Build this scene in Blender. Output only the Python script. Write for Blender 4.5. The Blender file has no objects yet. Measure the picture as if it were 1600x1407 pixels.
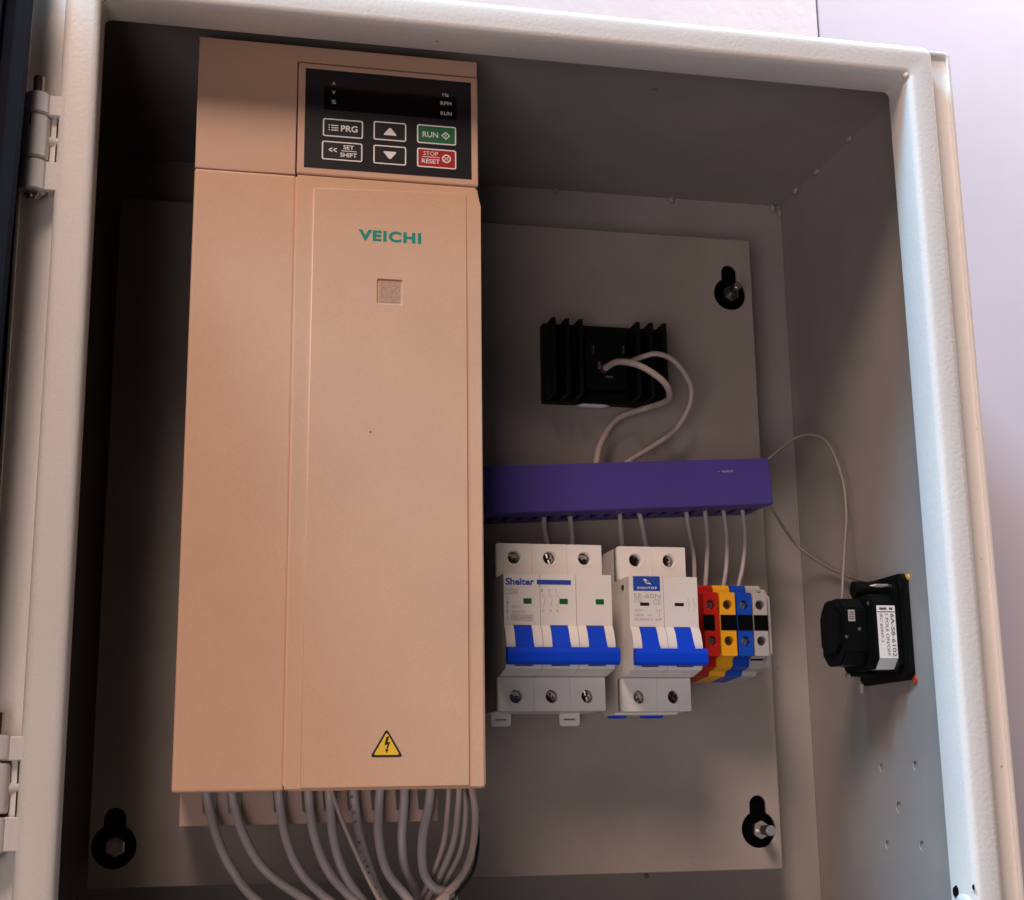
import bpy, bmesh, math, random
from mathutils import Vector, Matrix
random.seed(4)
sc = bpy.context.scene
COL = sc.collection
MM = 0.001

# ------------------------------------------------------------------ camera
cam_d = bpy.data.cameras.new('camera')
cam = bpy.data.objects.new('camera', cam_d)
COL.objects.link(cam)
rt = Vector((0.977004, -0.212761, -0.014012))
up = Vector((-0.033802, -0.219435, 0.975041))
fw = Vector((0.210525, 0.952146, 0.221581))
M = Matrix(((rt.x, up.x, -fw.x, 0.048071), (rt.y, up.y, -fw.y, -0.573253), (rt.z, up.z, -fw.z, -0.324978), (0, 0, 0, 1)))
cam.matrix_world = M
cam_d.sensor_width = 36
cam_d.sensor_fit = 'HORIZONTAL'
cam_d.lens = 36 * 2241.73 / 1600
cam_d.clip_start = 0.01
cam_d.clip_end = 50
sc.camera = cam

# ------------------------------------------------------------------ light
world = bpy.data.worlds.new('World')
sc.world = world
world.use_nodes = True
bg = world.node_tree.nodes['Background']
bg.inputs['Color'].default_value = (1.0, 0.68, 0.58, 1)
bg.inputs['Strength'].default_value = 0.008

def area(name, loc, target, size, power, col, size_y=None):
    d = bpy.data.lights.new(name, 'AREA')
    d.energy = power
    d.color = col
    d.size = size
    if size_y:
        d.shape = 'RECTANGLE'
        d.size_y = size_y
    o = bpy.data.objects.new(name, d)
    COL.objects.link(o)
    o.location = loc
    o.rotation_euler = (Vector(target) - Vector(loc)).to_track_quat('-Z', 'Y').to_euler()
    return o

# warm room light, high in front of the cabinet
area('room_light', (-0.47, -1.36, 1.46), (0.15, 0.0, -0.2), 0.62, 40.0, (1.0, 0.76, 0.64))
# cool daylight from steeply above on the left, just in front of the cabinet
area('daylight', (-0.70, -0.42, 1.35), (0.40, 0.05, -0.15), 0.40, 45.0, (0.28, 0.66, 1.0))
# soft light thrown back up by the floor of the room
area('floor_bounce', (-0.50, -1.20, -0.62), (0.25, 0.0, -0.15), 0.8, 7.6, (1.0, 0.86, 0.84))
# added fill lamp, brightens the upper wall beside the cabinet
area('wall_fill', (0.78, 0.04, 0.62), (0.55, 0.20, 0.05), 0.16, 9.0, (0.88, 0.94, 1.0))

vs = sc.view_settings
vs.view_transform = 'Standard'
vs.look = 'None'
vs.exposure = 0.0
vs.gamma = 1.0
vs.use_curve_mapping = False

# ------------------------------------------------------------------ materials
def mat(name, col, rough=0.5, metal=0.0, spec=0.5, bump=0.0, bscale=400.0, bdist=0.0003, var=0.0, vscale=12.0, fine=0.0, fscale=900.0, speck=None, coat=0.0):
    m = bpy.data.materials.new(name)
    m.use_nodes = True
    nt = m.node_tree
    n, l = nt.nodes, nt.links
    b = n['Principled BSDF']
    b.inputs['Base Color'].default_value = (*col, 1)
    b.inputs['Roughness'].default_value = rough
    b.inputs['Metallic'].default_value = metal
    b.inputs['Specular IOR Level'].default_value = spec
    b.inputs['Coat Weight'].default_value = coat
    tc = n.new('ShaderNodeTexCoord')
    out = None
    if var or fine or speck:
        cur = None
        if var:
            t = n.new('ShaderNodeTexNoise')
            t.inputs['Scale'].default_value = vscale
            t.inputs['Detail'].default_value = 5
            t.inputs['Roughness'].default_value = 0.6
            l.new(tc.outputs['Object'], t.inputs['Vector'])
            r = n.new('ShaderNodeMapRange')
            r.inputs['From Min'].default_value = 0.3
            r.inputs['From Max'].default_value = 0.7
            r.inputs['To Min'].default_value = 1 - var
            r.inputs['To Max'].default_value = 1 + var
            l.new(t.outputs['Fac'], r.inputs['Value'])
            cur = r.outputs['Result']
        if fine:
            t = n.new('ShaderNodeTexNoise')
            t.inputs['Scale'].default_value = fscale
            t.inputs['Detail'].default_value = 2
            l.new(tc.outputs['Object'], t.inputs['Vector'])
            r = n.new('ShaderNodeMapRange')
            r.inputs['From Min'].default_value = 0.3
            r.inputs['From Max'].default_value = 0.7
            r.inputs['To Min'].default_value = 1 - fine
            r.inputs['To Max'].default_value = 1 + fine
            l.new(t.outputs['Fac'], r.inputs['Value'])
            if cur is not None:
                q = n.new('ShaderNodeMath')
                q.operation = 'MULTIPLY'
                l.new(cur, q.inputs[0])
                l.new(r.outputs['Result'], q.inputs[1])
                cur = q.outputs[0]
            else:
                cur = r.outputs['Result']
        v = n.new('ShaderNodeVectorMath')
        v.operation = 'SCALE'
        v.inputs[0].default_value = col
        if cur is not None:
            l.new(cur, v.inputs['Scale'])
        else:
            v.inputs['Scale'].default_value = 1
        res = v.outputs['Vector']
        if speck:                                   # (colour, scale, threshold): sparse dirt marks
            t = n.new('ShaderNodeTexNoise')
            t.inputs['Scale'].default_value = speck[1]
            t.inputs['Detail'].default_value = 3
            l.new(tc.outputs['Object'], t.inputs['Vector'])
            r = n.new('ShaderNodeMapRange')
            r.inputs['From Min'].default_value = speck[2]
            r.inputs['From Max'].default_value = speck[2] + 0.04
            l.new(t.outputs['Fac'], r.inputs['Value'])
            mx = n.new('ShaderNodeMix')
            mx.data_type = 'RGBA'
            l.new(r.outputs['Result'], mx.inputs[0])
            l.new(res, mx.inputs[6])
            mx.inputs[7].default_value = (*speck[0], 1)
            res = mx.outputs[2]
        l.new(res, b.inputs['Base Color'])
    if bump:
        t = n.new('ShaderNodeTexNoise')
        t.inputs['Scale'].default_value = bscale
        t.inputs['Detail'].default_value = 2
        l.new(tc.outputs['Object'], t.inputs['Vector'])
        bp = n.new('ShaderNodeBump')
        bp.inputs['Strength'].default_value = bump
        bp.inputs['Distance'].default_value = bdist
        l.new(t.outputs['Fac'], bp.inputs['Height'])
        l.new(bp.outputs['Normal'], b.inputs['Normal'])
    return m

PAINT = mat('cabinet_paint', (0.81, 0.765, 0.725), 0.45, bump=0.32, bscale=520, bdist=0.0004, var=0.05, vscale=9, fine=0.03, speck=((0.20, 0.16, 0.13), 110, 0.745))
PAINT_SHADE = mat('cabinet_paint_shaded', (0.33, 0.295, 0.275), 0.45, bump=0.25, bscale=520, bdist=0.0003, var=0.11, vscale=12, speck=((0.18, 0.13, 0.10), 80, 0.735))  # rim paint darkened, the shade inside the cabinet put into its colour
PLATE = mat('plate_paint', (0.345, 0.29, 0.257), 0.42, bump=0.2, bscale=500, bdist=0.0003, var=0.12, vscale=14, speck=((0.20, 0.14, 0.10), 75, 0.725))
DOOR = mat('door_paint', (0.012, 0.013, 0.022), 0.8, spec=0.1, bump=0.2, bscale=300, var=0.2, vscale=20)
RUBBER = mat('gasket_rubber', (0.02, 0.022, 0.034), 0.9, spec=0.05, bump=0.3, bscale=600)
WALLW = mat('white_plaster', (0.57, 0.485, 0.53), 0.8, bump=0.12, bscale=90, bdist=0.0008, var=0.05, vscale=5)
WALLP = mat('pink_plaster', (0.66, 0.55, 0.54), 0.8, bump=0.3, bscale=120, bdist=0.001, var=0.06, vscale=9)
GAPM = mat('wall_joint', (0.10, 0.08, 0.09), 0.9, var=0.3, vscale=60)
DRV = mat('peach_plastic', (0.63, 0.385, 0.25), 0.42, bump=0.22, bscale=1100, bdist=0.00015, var=0.045, vscale=16, fine=0.03, speck=((0.40, 0.24, 0.17), 130, 0.755))
DRVT = mat('peach_plastic_top', (0.60, 0.375, 0.265), 0.38, bump=0.12, bscale=1500, bdist=0.0001, var=0.025, vscale=10, fine=0.015)
DRVD = mat('peach_plastic_skirt', (0.45, 0.31, 0.25), 0.5, bump=0.1, bscale=900, bdist=0.0001, var=0.06, vscale=30)
CHAS = mat('dark_chassis', (0.03, 0.026, 0.025), 0.5, var=0.1, vscale=30)
CODE = mat('recess_plastic', (0.43, 0.255, 0.17), 0.5, bump=0.5, bscale=1300, bdist=0.0004, fine=0.16, fscale=1100)
KEYB = mat('keypad_film', (0.012, 0.010, 0.014), 0.34, bump=0.05, bscale=1500, bdist=0.00005)
DISP = mat('display_window', (0.006, 0.003, 0.004), 0.12)
BLKB = mat('key_black', (0.006, 0.006, 0.007), 0.4)
GRN = mat('key_green', (0.012, 0.13, 0.045), 0.4)
RED = mat('key_red', (0.36, 0.010, 0.012), 0.4)
PRW = mat('print_white', (0.78, 0.74, 0.72), 0.5)
PRG = mat('print_grey', (0.60, 0.57, 0.56), 0.5)
TEAL = mat('print_teal', (0.0, 0.24, 0.18), 0.45)
YEL = mat('label_yellow', (0.85, 0.52, 0.03), 0.45)
BLKP = mat('print_black', (0.015, 0.010, 0.010), 0.5)
MCB = mat('breaker_plastic', (0.75, 0.70, 0.66), 0.38, bump=0.08, bscale=900, bdist=0.0001, var=0.04, vscale=40)
BLUE = mat('breaker_blue', (0.004, 0.055, 0.62), 0.42, spec=0.2, bump=0.05, bscale=900, bdist=0.0001, var=0.06, vscale=60)
PBLUE = mat('print_blue', (0.015, 0.06, 0.36), 0.45)
PFAINT = mat('print_faint', (0.42, 0.37, 0.35), 0.5)
PDARK = mat('print_dark', (0.12, 0.10, 0.10), 0.5)
GIND = mat('indicator_green', (0.012, 0.10, 0.035), 0.3)
BIND = mat('indicator_black', (0.015, 0.015, 0.015), 0.3)
STEEL = mat('zinc_steel', (0.62, 0.58, 0.54), 0.28, metal=1.0, var=0.12, vscale=150)
DARKST = mat('dark_steel', (0.10, 0.09, 0.085), 0.4, metal=0.8, var=0.2, vscale=150)
BLK = mat('black_plastic', (0.004, 0.004, 0.004), 0.45, spec=0.12, bump=0.1, bscale=800, bdist=0.0001)
BLKM = mat('black_anodised', (0.004, 0.004, 0.004), 0.55, spec=0.15, bump=0.15, bscale=700, bdist=0.0001)
BLKR = mat('black_rubber', (0.0015, 0.0015, 0.0015), 0.9, spec=0.05)
VOID = mat('recess_black', (0.003, 0.003, 0.003), 0.9, spec=0.03)
PURP = mat('duct_purple', (0.060, 0.047, 0.235), 0.42, spec=0.25, bump=0.06, bscale=700, bdist=0.0001, var=0.06, vscale=25, speck=((0.30, 0.26, 0.45), 55, 0.77))
TRED = mat('terminal_red', col=(0.42, 0.012, 0.008), rough=0.4, spec=0.25, var=0.05, vscale=60)
TYEL = mat('terminal_yellow', col=(0.78, 0.36, 0.015), rough=0.4, spec=0.25, var=0.05, vscale=60)
TBLU = mat('terminal_blue', col=(0.008, 0.06, 0.42), rough=0.4, spec=0.25, var=0.05, vscale=60)
TGRY = mat('terminal_grey', (0.42, 0.38, 0.37), 0.45, var=0.06, vscale=60)
CABG = mat('cable_grey', (0.44, 0.39, 0.39), 0.42, var=0.07, vscale=40)
CABW = mat('cable_white', (0.47, 0.37, 0.335), 0.42, var=0.06, vscale=40)
CABT = mat('cable_taupe', (0.20, 0.17, 0.155), 0.45, var=0.06, vscale=40)
CABB = mat('cable_shadow', (0.02, 0.014, 0.014), 0.45)
RAILM = mat('din_rail_zinc', (0.52, 0.50, 0.46), 0.35, metal=0.9, var=0.1, vscale=60)
LABW = mat('switch_label', (0.80, 0.77, 0.76), 0.35, var=0.04, vscale=120)
AMB = mat('amber_hole_light', (0.85, 0.42, 0.06), 0.35)
REDL = mat('red_hole_light', (0.50, 0.05, 0.03), 0.35)
PAPER = mat('white_tape', (0.80, 0.80, 0.80), 0.6, bump=0.4, bscale=200, bdist=0.0006)

# ------------------------------------------------------------------ building helpers (all sizes in mm)
def finish(me, m, smooth=None):
    if m is not None:
        me.materials.clear()
        me.materials.append(m)
    if smooth:
        for p in me.polygons:
            p.use_smooth = True
        me.set_sharp_from_angle(angle=math.radians(smooth))

ORG = {}
def org(o):
    return ORG.get(o.name, Vector((0, 0, 0))) if o is not None else Vector((0, 0, 0))

def thing(name, label, cat, loc=(0, 0, 0), group=None):
    o = bpy.data.objects.new(name, None)
    COL.objects.link(o)
    o.empty_display_size = 0.01
    o.location = Vector(loc) * MM
    o['label'] = label
    o['category'] = cat
    if group:
        o['group'] = group
    ORG[o.name] = Vector(loc)
    return o

def link(name, me, parent=None, loc=None):
    """part: mesh verts in mm relative to the thing's base; loc = world place in mm for shared meshes"""
    o = bpy.data.objects.new(name, me)
    COL.objects.link(o)
    if parent is not None:
        o.parent = parent
    base = org(parent)
    if loc is not None:
        o.location = (Vector(loc) - base) * MM
        ORG[o.name] = Vector(loc)
    else:
        ORG[o.name] = base
    return o

def bm_mesh(bm, name, base=Vector((0, 0, 0))):
    for v in bm.verts:
        v.co = (v.co - base) * MM
    bmesh.ops.recalc_face_normals(bm, faces=bm.faces)
    me = bpy.data.meshes.new(name)
    bm.to_mesh(me)
    bm.free()
    return me

def add_box(bm, x0, x1, y0, y1, z0, z1, bev=0.0, seg=2):
    r = bmesh.ops.create_cube(bm, size=1.0)
    vv = r['verts']
    for v in vv:
        v.co = Vector(((x0 + x1) / 2 + v.co.x * (x1 - x0), (y0 + y1) / 2 + v.co.y * (y1 - y0), (z0 + z1) / 2 + v.co.z * (z1 - z0)))
    if bev:
        ed = set()
        for v in vv:
            ed.update(v.link_edges)
        bmesh.ops.bevel(bm, geom=list(ed), offset=bev, segments=seg, affect='EDGES', profile=0.5)

def box(name, x0, x1, y0, y1, z0, z1, m, parent=None, bev=0.0, seg=2, smooth=None):
    bm = bmesh.new()
    add_box(bm, x0, x1, y0, y1, z0, z1, bev, seg)
    me = bm_mesh(bm, name, org(parent))
    finish(me, m, smooth)
    return link(name, me, parent)

def boxes(name, lst, m, parent=None, bev=0.0):
    bm = bmesh.new()
    for b in lst:
        add_box(bm, *b, bev=bev)
    me = bm_mesh(bm, name, org(parent))
    finish(me, m)
    return link(name, me, parent)

def add_prism(bm, prof, a0, a1, axis='X'):
    """closed profile extruded: axis X -> profile (y,z); axis Y -> (x,z); axis Z -> (x,y)"""
    def P(p, a):
        return {'X': (a, p[0], p[1]), 'Y': (p[0], a, p[1]), 'Z': (p[0], p[1], a)}[axis]
    A = [bm.verts.new(P(p, a0)) for p in prof]
    B = [bm.verts.new(P(p, a1)) for p in prof]
    n = len(prof)
    bm.faces.new(A)
    bm.faces.new(B[::-1])
    for i in range(n):
        bm.faces.new((A[i], B[i], B[(i + 1) % n], A[(i + 1) % n]))

def prism(name, prof, a0, a1, axis, m, parent=None, bev=0.0, smooth=None):
    bm = bmesh.new()
    add_prism(bm, prof, a0, a1, axis)
    if bev:
        bmesh.ops.bevel(bm, geom=list(bm.edges), offset=bev, segments=2, affect='EDGES')
    me = bm_mesh(bm, name, org(parent))
    finish(me, m, smooth)
    return link(name, me, parent)

def add_cyl(bm, c, axis, r, h, r2=None, n=24):
    """cylinder from c along axis (unit, mm)"""
    ax = Vector(axis).normalized()
    q = Vector((0, 0, 1)).rotation_difference(ax)
    mt = Matrix.Translation(Vector(c) + ax * h / 2) @ q.to_matrix().to_4x4()
    bmesh.ops.create_cone(bm, cap_ends=True, segments=n, radius1=r, radius2=r if r2 is None else r2, depth=h, matrix=mt)

def cyl(name, c, axis, r, h, m, parent=None, r2=None, n=24, bev=0.0, smooth=40):
    bm = bmesh.new()
    add_cyl(bm, c, axis, r, h, r2, n)
    if bev:
        e = [e for e in bm.edges if len(e.link_faces) == 2 and any(len(f.verts) > 4 for f in e.link_faces)]
        bmesh.ops.bevel(bm, geom=e, offset=bev, segments=2, affect='EDGES')
    me = bm_mesh(bm, name, org(parent))
    finish(me, m, smooth)
    return link(name, me, parent)

def smoothpath(pts, sub=8):
    P = [Vector(p) for p in pts]
    P = [P[0] * 2 - P[1]] + P + [P[-1] * 2 - P[-2]]
    out = []
    for i in range(1, len(P) - 2):
        a, b, c, d = P[i - 1], P[i], P[i + 1], P[i + 2]
        for k in range(sub):
            t = k / sub
            out.append(0.5 * ((2 * b) + (c - a) * t + (2 * a - 5 * b + 4 * c - d) * t * t + (3 * b - a - 3 * c + d) * t ** 3))
    out.append(P[-2])
    return out

def tube(name, pts, r, m, parent=None, n=14, sub=8):
    path = smoothpath(pts, sub)
    bm = bmesh.new()
    rings = []
    nrm = None
    for i, p in enumerate(path):
        t = (path[min(i + 1, len(path) - 1)] - path[max(i - 1, 0)]).normalized()
        if nrm is None:
            nrm = t.orthogonal().normalized()
        else:
            nrm = (nrm - t * nrm.dot(t)).normalized()
        bi = t.cross(nrm)
        rings.append([bm.verts.new(p + (nrm * math.cos(2 * math.pi * k / n) + bi * math.sin(2 * math.pi * k / n)) * r) for k in range(n)])
    for a, b in zip(rings, rings[1:]):
        for k in range(n):
            bm.faces.new((a[k], a[(k + 1) % n], b[(k + 1) % n], b[k]))
    bm.faces.new(rings[0])
    bm.faces.new(rings[-1][::-1])
    base = org(parent) if parent is not None else Vector(pts[-1])
    me = bm_mesh(bm, name, base)
    finish(me, m, 60)
    if parent is None:
        o = bpy.data.objects.new(name, me)
        COL.objects.link(o)
        o.location = base * MM
        ORG[o.name] = base
        return o
    return link(name, me, parent)

def rrect(x0, x1, z0, z1, r, n=5):
    p = []
    for cx, cz, a in ((x1 - r, z1 - r, 0), (x0 + r, z1 - r, 90), (x0 + r, z0 + r, 180), (x1 - r, z0 + r, 270)):
        for k in range(n + 1):
            t = math.radians(a + 90 * k / n)
            p.append((cx + r * math.cos(t), cz + r * math.sin(t)))
    return p

def circ(x, z, r, n=24):
    return [(x + r * math.cos(2 * math.pi * k / n), z + r * math.sin(2 * math.pi * k / n)) for k in range(n)]

def sheet(name, outer, holes, a0, a1, m, parent=None, plane='XZ', bev=0.0, smooth=None):
    """flat piece with real holes. XZ: thickness along y from a0 to a1; YZ: thickness along x"""
    cu = bpy.data.curves.new('tmp', 'CURVE')
    cu.dimensions = '2D'
    cu.fill_mode = 'BOTH'
    cu.extrude = abs(a1 - a0) / 2 - bev
    cu.bevel_depth = bev
    cu.bevel_resolution = 2
    cu.offset = -bev
    for ring in [outer] + list(holes):
        s = cu.splines.new('POLY')
        s.points.add(len(ring) - 1)
        for i, (a, b) in enumerate(ring):
            s.points[i].co = (a, b, 0, 1)
        s.use_cyclic_u = True
    t = bpy.data.objects.new('tmp', cu)
    COL.objects.link(t)
    me = bpy.data.meshes.new_from_object(t)
    bpy.data.objects.remove(t)
    bpy.data.curves.remove(cu)
    me.name = name
    base = org(parent)
    c = (a0 + a1) / 2
    for v in me.vertices:
        x, y, z = v.co
        w = Vector((x, c - z, y)) if plane == 'XZ' else Vector((c + z, x, y))
        v.co = (w - base) * MM
    bm = bmesh.new()
    bm.from_mesh(me)
    bmesh.ops.remove_doubles(bm, verts=bm.verts, dist=1e-7)
    bmesh.ops.recalc_face_normals(bm, faces=bm.faces)
    bm.to_mesh(me)
    bm.free()
    finish(me, m, smooth)
    return link(name, me, parent)

def text_verts(body, bold=0.0, spacing=1.0):
    cu = bpy.data.curves.new('tmp', 'FONT')
    cu.body = body
    cu.size = 1
    cu.offset = bold
    cu.space_character = spacing
    cu.extrude = 0.0
    cu.resolution_u = 4
    t = bpy.data.objects.new('tmp', cu)
    COL.objects.link(t)
    me = bpy.data.meshes.new_from_object(t)
    bpy.data.objects.remove(t)
    bpy.data.curves.remove(cu)
    vs_ = [tuple(v.co) for v in me.vertices]
    fs = [tuple(p.vertices) for p in me.polygons]
    bpy.data.meshes.remove(me)
    return vs_, fs

class Print:
    """flat print on a face that looks towards -y; several words and marks joined into one printed layer"""
    def __init__(self, y):
        self.v, self.f, self.y = [], [], y
    def text(self, body, x0, x1, z0, z1, bold=0.0, down=False, spacing=1.0):
        vv, ff = text_verts(body, bold, spacing)
        if not vv:
            return self
        if down:
            vv = [(b, -a, 0) for a, b, _ in vv]
        ax, bx = min(v[0] for v in vv), max(v[0] for v in vv)
        az, bz = min(v[1] for v in vv), max(v[1] for v in vv)
        k = len(self.v)
        self.v += [(x0 + (v[0] - ax) / (bx - ax) * (x1 - x0), self.y, z0 + (v[1] - az) / (bz - az) * (z1 - z0)) for v in vv]
        self.f += [tuple(i + k for i in f) for f in ff]
        return self
    def poly(self, pts):
        k = len(self.v)
        self.v += [(a, self.y, b) for a, b in pts]
        self.f.append(tuple(range(k, k + len(pts))))
        return self
    def rect(self, x0, x1, z0, z1):
        return self.poly([(x0, z0), (x1, z0), (x1, z1), (x0, z1)])
    def line(self, p, q, w):
        d = Vector((q[0] - p[0], q[1] - p[1]))
        n = Vector((-d.y, d.x)).normalized() * w / 2
        return self.poly([(p[0] - n.x, p[1] - n.y), (q[0] - n.x, q[1] - n.y), (q[0] + n.x, q[1] + n.y), (p[0] + n.x, p[1] + n.y)])
    def ring(self, outer, inner):
        n = len(outer)
        for i in range(n):
            self.poly([outer[i], outer[(i + 1) % n], inner[(i + 1) % n], inner[i]])
        return self
    def build(self, name, m, parent):
        b = org(parent)
        me = bpy.data.meshes.new(name)
        me.from_pydata([((Vector(v) - b) * MM)[:] for v in self.v], [], self.f)
        bm = bmesh.new()
        bm.from_mesh(me)
        for f in bm.faces:
            if f.normal.y > 0:
                f.normal_flip()
        bm.to_mesh(me)
        bm.free()
        finish(me, m)
        return link(name, me, parent)

# shared small meshes -------------------------------------------------
def screw_mesh(r, m, name='screw'):
    """cross-slot head looking towards -y, origin at its face"""
    bm = bmesh.new()
    add_cyl(bm, (0, 1.2, 0), (0, 1, 0), r, 2.0, n=20)
    s = r * 0.16
    for sx in (-1, 1):
        for sz in (-1, 1):
            pts = [(sx * s, sz * s)]
            for k in range(7):
                a = math.radians(10 + 70 * k / 6)
                pts.append((sx * r * 0.96 * math.cos(a), sz * r * 0.96 * math.sin(a)))
            add_prism(bm, pts, 0, 1.2, 'Y')
    me = bm_mesh(bm, name)
    finish(me, m)
    return me

def slot_screw_mesh(r, m, ang=35):
    bm = bmesh.new()
    add_cyl(bm, (0, 0.8, 0), (0, 1, 0), r, 2.0, n=20)
    for sg in (0, 180):
        pts = []
        for k in range(11):
            a = math.radians(ang + sg + 12 + 156 * k / 10)
            pts.append((r * 0.97 * math.cos(a), r * 0.97 * math.sin(a)))
        add_prism(bm, pts, 0, 0.8, 'Y')
    me = bm_mesh(bm, 'screw')
    finish(me, m)
    return me

# ------------------------------------------------------------------ the wall behind
YW = 204.0
def structure(o):
    o['kind'] = 'structure'
    return o
def slab(name, x0, x1, y0, y1, z0, z1, m):
    bm = bmesh.new()
    add_box(bm, x0, x1, y0, y1, z0, z1)
    me = bm_mesh(bm, name)
    finish(me, m)
    return link(name, me)
structure(slab('wall', 426.8, 1500, YW, YW + 60, -900, 900, WALLW))
structure(slab('wall_panel', -900, 425.4, YW + 0.6, YW + 60, -900, 900, WALLP))
structure(slab('wall_joint', 420, 430, YW + 3, YW + 50, -900, 900, GAPM))

# ------------------------------------------------------------------ the cabinet
cab = thing('electrical_cabinet', 'open wall-mounted sheet steel cabinet painted pebble grey, with raised rim and hinges', 'cabinet', (186, 100, -420))
XL, XR, ZB, ZT = 0.0, 371.5, -396.0, 0.0          # opening inside the rim
WL, WR, WB, WT = -16.5, 388.0, -409.0, 12.0      # inner faces of the walls
OL, OR, OB, OT = -30.5, 400.0, -436.0, 18.6      # outer size
YB = 194.0
holes_r = [circ(111.5, -323.5, 2.2), circ(75.8, -322.9, 2.4), circ(95.9, -342.7, 3.0), circ(111.0, -360.9, 2.2), circ(75.3, -360.0, 2.4)]
sheet('side_wall', [(20.6, OB), (198, OB), (198, OT), (20.6, OT)], holes_r, WR, WR + 0.8, PAINT_SHADE, cab, 'YZ')
box('side_wall', OL, WL, 20.6, 198, OB, OT, PAINT_SHADE, cab)
box('hole_backing', WR + 0.85, WR + 2.6, 62, 124, -372, -312, PAINT_SHADE, cab)
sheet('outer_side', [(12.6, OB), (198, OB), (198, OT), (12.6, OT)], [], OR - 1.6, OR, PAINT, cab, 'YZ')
box('top_wall', WL + 0.1, WR - 0.1, 20.6, 193.8, WT, OT - 0.3, PAINT_SHADE, cab)
box('bottom_wall', WL + 0.1, WR - 0.1, 20.6, 193.8, OB + 0.3, WB, PAINT_SHADE, cab)
box('back_wall', WL + 0.2, WR - 0.2, YB, 197.6, OB + 0.5, OT - 0.5, PAINT_SHADE, cab)
# gutter round the rim (set back) with a turned-up outer edge
def ring_sheet(name, o, i, y0, y1, m, bev=0.0, ro=3.0, ri=3.0, smooth=None):
    return sheet(name, rrect(*o, ro), [rrect(*i, ri)], y0, y1, m, cab, 'XZ', bev, smooth)
ring_sheet('gutter', (OL, OR, OB, OT), (XL - 8, XR + 8, ZB - 8, ZT + 8), 12.0, 20.3, PAINT, 0.8, 3, 2)
ring_sheet('gutter_edge', (OL, OR, OB, OT), (OL + 1.6, OR - 1.6, OB + 1.6, OT - 1.6), 9.6, 12.0, PAINT, 0.4, 3, 1.5)
# raised rim: front roll + inner return
ring_sheet('rim', (XL - 15, XR + 14, ZB - 14, ZT + 15.5), (XL, XR, ZB, ZT), 0.0, 12.4, PAINT, 3.4, 5, 1.5, 40)
ring_sheet('rim_return', (XL - 9, XR + 9, ZB - 9, ZT + 9), (XL + 0.05, XR - 0.05, ZB + 0.05, ZT - 0.05), 4.2, 20.5, PAINT, 0.15, 3, 3.0)
# mitre weld at the corners of the rim
def blob(name, c, s, m, parent, seed=0):
    bm = bmesh.new()
    bmesh.ops.create_icosphere(bm, subdivisions=2, radius=1)
    rn = random.Random(seed)
    for v in bm.verts:
        k = 1 + rn.uniform(-0.18, 0.18)
        v.co = Vector((c[0] + v.co.x * s[0] * k, c[1] + v.co.y * s[1] * k, c[2] + v.co.z * s[2] * k))
    me = bm_mesh(bm, name, org(parent))
    finish(me, m, 80)
    return link(name, me, parent)
blob('weld_bead', (371.3, 2.6, -0.3), (1.6, 2.0, 1.5), PAINT, cab, 2)
blob('weld_bead', (0.2, 2.6, -0.3), (1.2, 2.0, 1.2), PAINT, cab, 3)
for i, (x, y, z, s) in enumerate([(246.5, 193, 11.2, (1.3, 1.5, 2.2)), (317.7, 193, 10.8, (1.8, 1.6, 2.4)), (381.8, 192, 9.5, (1.5, 2, 3)), (387, 139.7, 11, (1.6, 3.4, 1.8)), (387, 96.3, 11.4, (1.5, 2.6, 1.6)), (386.5, 168, 11.2, (1.6, 3.0, 1.8)), (386.6, 192.8, 7.8, (1.6, 1.5, 3)), (120, 193, 11.2, (1.5, 1.5, 2.2))]):
    blob('weld_bead', (x, y, z), s, PAINT_SHADE, cab, 10 + i)

# hinges: fixed knuckles on a leaf, middle knuckle on the door, pin through them
def hinge(dz):
    h = link('hinge', bpy.data.meshes.new('hinge_leaf'), cab)
    hx, hy = -23.6, 3.6
    bm = bmesh.new()
    add_box(bm, -21.5, -12.0, 1.2, 4.6, -56.2 + dz, -47.2 + dz, 0.5)
    add_box(bm, -21.5, -12.0, 1.2, 4.6, -89.0 + dz, -76.6 + dz, 0.5)
    add_box(bm, -18.0, -15.8, 4.6, 12.0, -88 + dz, -48 + dz)
    me = bm_mesh(bm, 'hinge_leaf', org(h))
    finish(me, PAINT)
    h.data = me
    for z0, z1 in ((-56.0, -46.8), (-75.4, -57.1), (-89.6, -76.6)):
        cyl('knuckle', (hx, hy, z0 + dz), (0, 0, 1), 5.5, z1 - z0, PAINT, h, bev=0.5, n=28)
    cyl('pin', (hx, hy, -92.2 + dz), (0, 0, 1), 2.3, 54, STEEL, h, n=18, bev=0.4)
    cyl('pin_head', (hx, hy, -92.9 + dz), (0, 0, 1), 3.3, 3.6, STEEL, h, n=18, bev=1.0)
    bm = bmesh.new()
    add_cyl(bm, (hx + 4, hy + 1, -66.5 + dz), (1, 0.25, 0.15), 2.6, 5.5, r2=1.2, n=12)
    me = bm_mesh(bm, 'lug', org(h))
    finish(me, PAINT, 50)
    link('lug', me, h)
    boxes('slit', [(-25.8, -25.3, -1.75, -1.3, -62 + dz, -57.4 + dz)], VOID, h)
    return h
hinge(0)
hinge(-260.6)

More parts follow.
